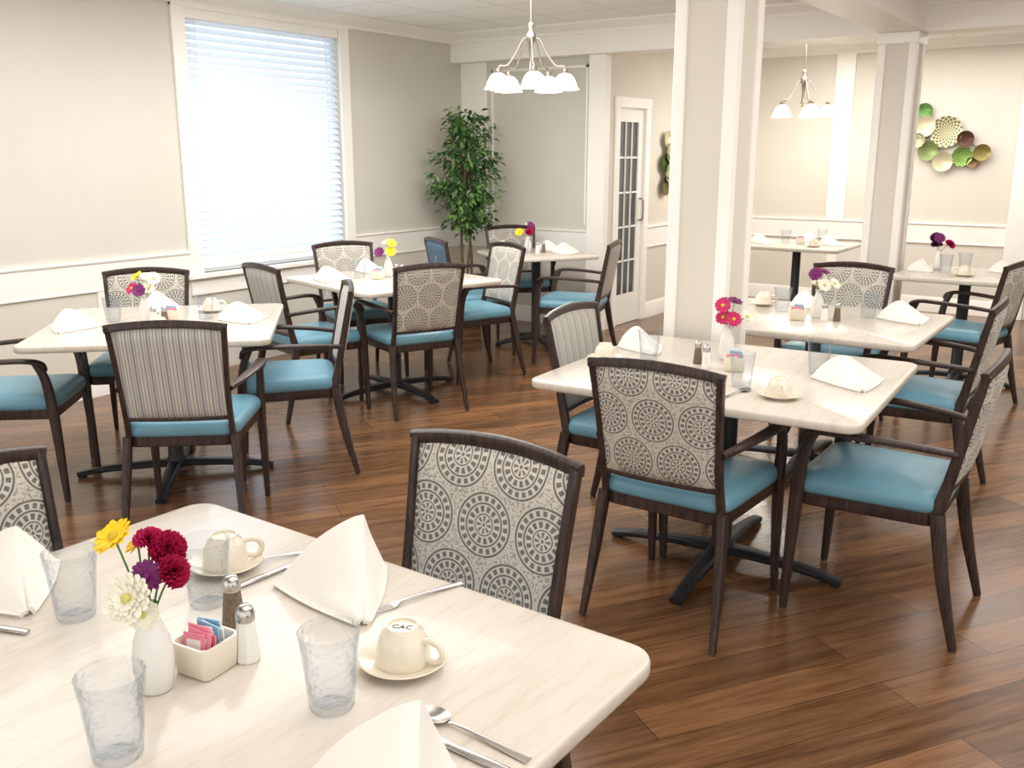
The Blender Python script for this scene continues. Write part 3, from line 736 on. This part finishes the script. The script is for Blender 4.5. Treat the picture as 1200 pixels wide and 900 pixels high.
art((XD+.01,8.56,1.47),(rad(90),0,rad(90)),[(-.02,.22,.08,CR,(190,180,150),12,.012),(.05,.09,.10,CR,OL,10,.02),(-.05,.0,.09,GR,OL,12,.012),(.04,-.10,.10,GR,CR,12,.02),(-.03,-.22,.09,OL,BR,12,.012)],'cluster of cream and green metal discs beside door')

# ---------------------------------------------------------------- ficus
def ficus(x,y):
    g=G(); g.lathe([(0,0),(.11,0),(.12,.02),(.14,.22),(.15,.24),(.14,.245),(.125,.21),(0,.21)],28); pot=g.mesh('pot',[m_pot],50)
    g=G(); g.lathe([(0,.232),(.08,.23),(.127,.222)],24); soil=g.mesh('soil',[m_soil])
    g=G(); tips=[]
    for k in range(3):
        a=2.1*k; P=[(.02*math.cos(a),.02*math.sin(a),.22)]
        for z in (.6,.95,1.3,1.6): P.append((.05*math.cos(a+z*2.2),.05*math.sin(a+z*2.2),z))
        g.tube(P,[.014,.013,.011,.009,.005],n=8)
    for i in range(76):
        z0=random.uniform(.76,1.74); a=random.uniform(0,2*math.pi); tt=min(1,max(0,(z0-.70)/1.08)); env=.10+.25*math.sin(min(1,tt*.85+.15)*math.pi*.9)
        l=env*random.uniform(.5,1.0); p0=Vector((0,0,z0)); p1=Vector((l*math.cos(a),l*math.sin(a),z0+.16+random.uniform(-.06,.1)))
        mid=p0.lerp(p1,.5)+Vector((0,0,.05)); p1.z-=.03
        g.tube([p0,mid,p1],[.004,.003,.0015],n=5,k=3); tips.append((p0,mid,p1))
    tr=g.mesh('trunk',[m_bark],60)
    g=G()
    for p0,mid,p1 in tips:
        for q in range(32):
            t=random.uniform(.2,1.06); c=(p0.lerp(mid,t*2) if t<.5 else mid.lerp(p1,t*2-1))+Vector([random.gauss(0,.028) for _ in range(3)])
            d=Vector((c.x,c.y,0)); d=(d.normalized() if d.length>.01 else Vector((1,0,0)))+Vector([random.gauss(0,.5) for _ in range(3)])+Vector((0,0,-.35)); d.normalize()
            s=d.cross(Vector((random.gauss(0,.4),random.gauss(0,.4),1))).normalized(); nn=s.cross(d)
            Ls=random.uniform(.05,.085); w=Ls*.24
            pts=[c,c+d*Ls*.4+s*w+nn*.006,c+d*Ls-nn*.01,c+d*Ls*.4-s*w+nn*.006,c+d*Ls*.45]
            pts=[Vector((max(-.41,min(.46,q_.x)),max(-.46,min(.41,q_.y)),q_.z)) for q_ in pts]
            g.add(pts,[(0,1,4),(1,2,4),(2,3,4),(3,0,4)])
    lf=g.mesh('foliage',[m_leaf],180,fix=False)
    thing('potted_ficus','leafy green ficus tree in a wicker pot in the corner','plant',[('pot',pot),('soil',soil),('trunk',tr),('foliage',lf)],(x,y,0))
ficus(-5.20,6.90)

# ---------------------------------------------------------------- lights
w=D.worlds.new('World'); scene.world=w; w.use_nodes=True
w.node_tree.nodes['Background'].inputs[0].default_value=(1,.985,.96,1); w.node_tree.nodes['Background'].inputs[1].default_value=1.6
def area(name,loc,rot,sx,sy,e,col=(1,1,1)):
    l=D.lights.new(name,'AREA'); l.shape='RECTANGLE'; l.size=sx; l.size_y=sy; l.energy=e; l.color=col
    o=link(D.objects.new(name,l)); o.location=loc; o.rotation_euler=rot; return o
area('window_daylight',(XL-.9,5.09,1.7),(0,rad(-90),0),3.2,3.6,62,(.95,.98,1))
area('added_fill_main',(-3.6,3.2,2.55),(0,0,0),2.4,4.5,120,(1,.99,.97))  # soft fill added under the ceiling to brighten the main room, not a fixture
area('added_fill_front',(-.2,1.5,2.55),(0,0,0),2.4,3,40,(1,.98,.95))  # added fill over the foreground tables, no real fitting here
area('added_fill_far',(-1.8,8.9,2.55),(0,0,0),3,1.6,62,(1,.98,.95))  # extra fill added to lift the adjoining room besides its chandelier
area('added_fill_right',(.4,5,2.55),(0,0,0),2,3,68,(1,.97,.93))  # out-of-view fill added to brighten the right side, stands for no lamp

# ---------------------------------------------------------------- camera
cam=D.cameras.new('camera'); co=link(D.objects.new('camera',cam)); co.location=(0,0,1.55)
co.rotation_euler=(rad(90-13.7),0,rad(HEAD)); cam.sensor_width=36; cam.lens=36*1105/1200; cam.clip_start=.05
scene.camera=co
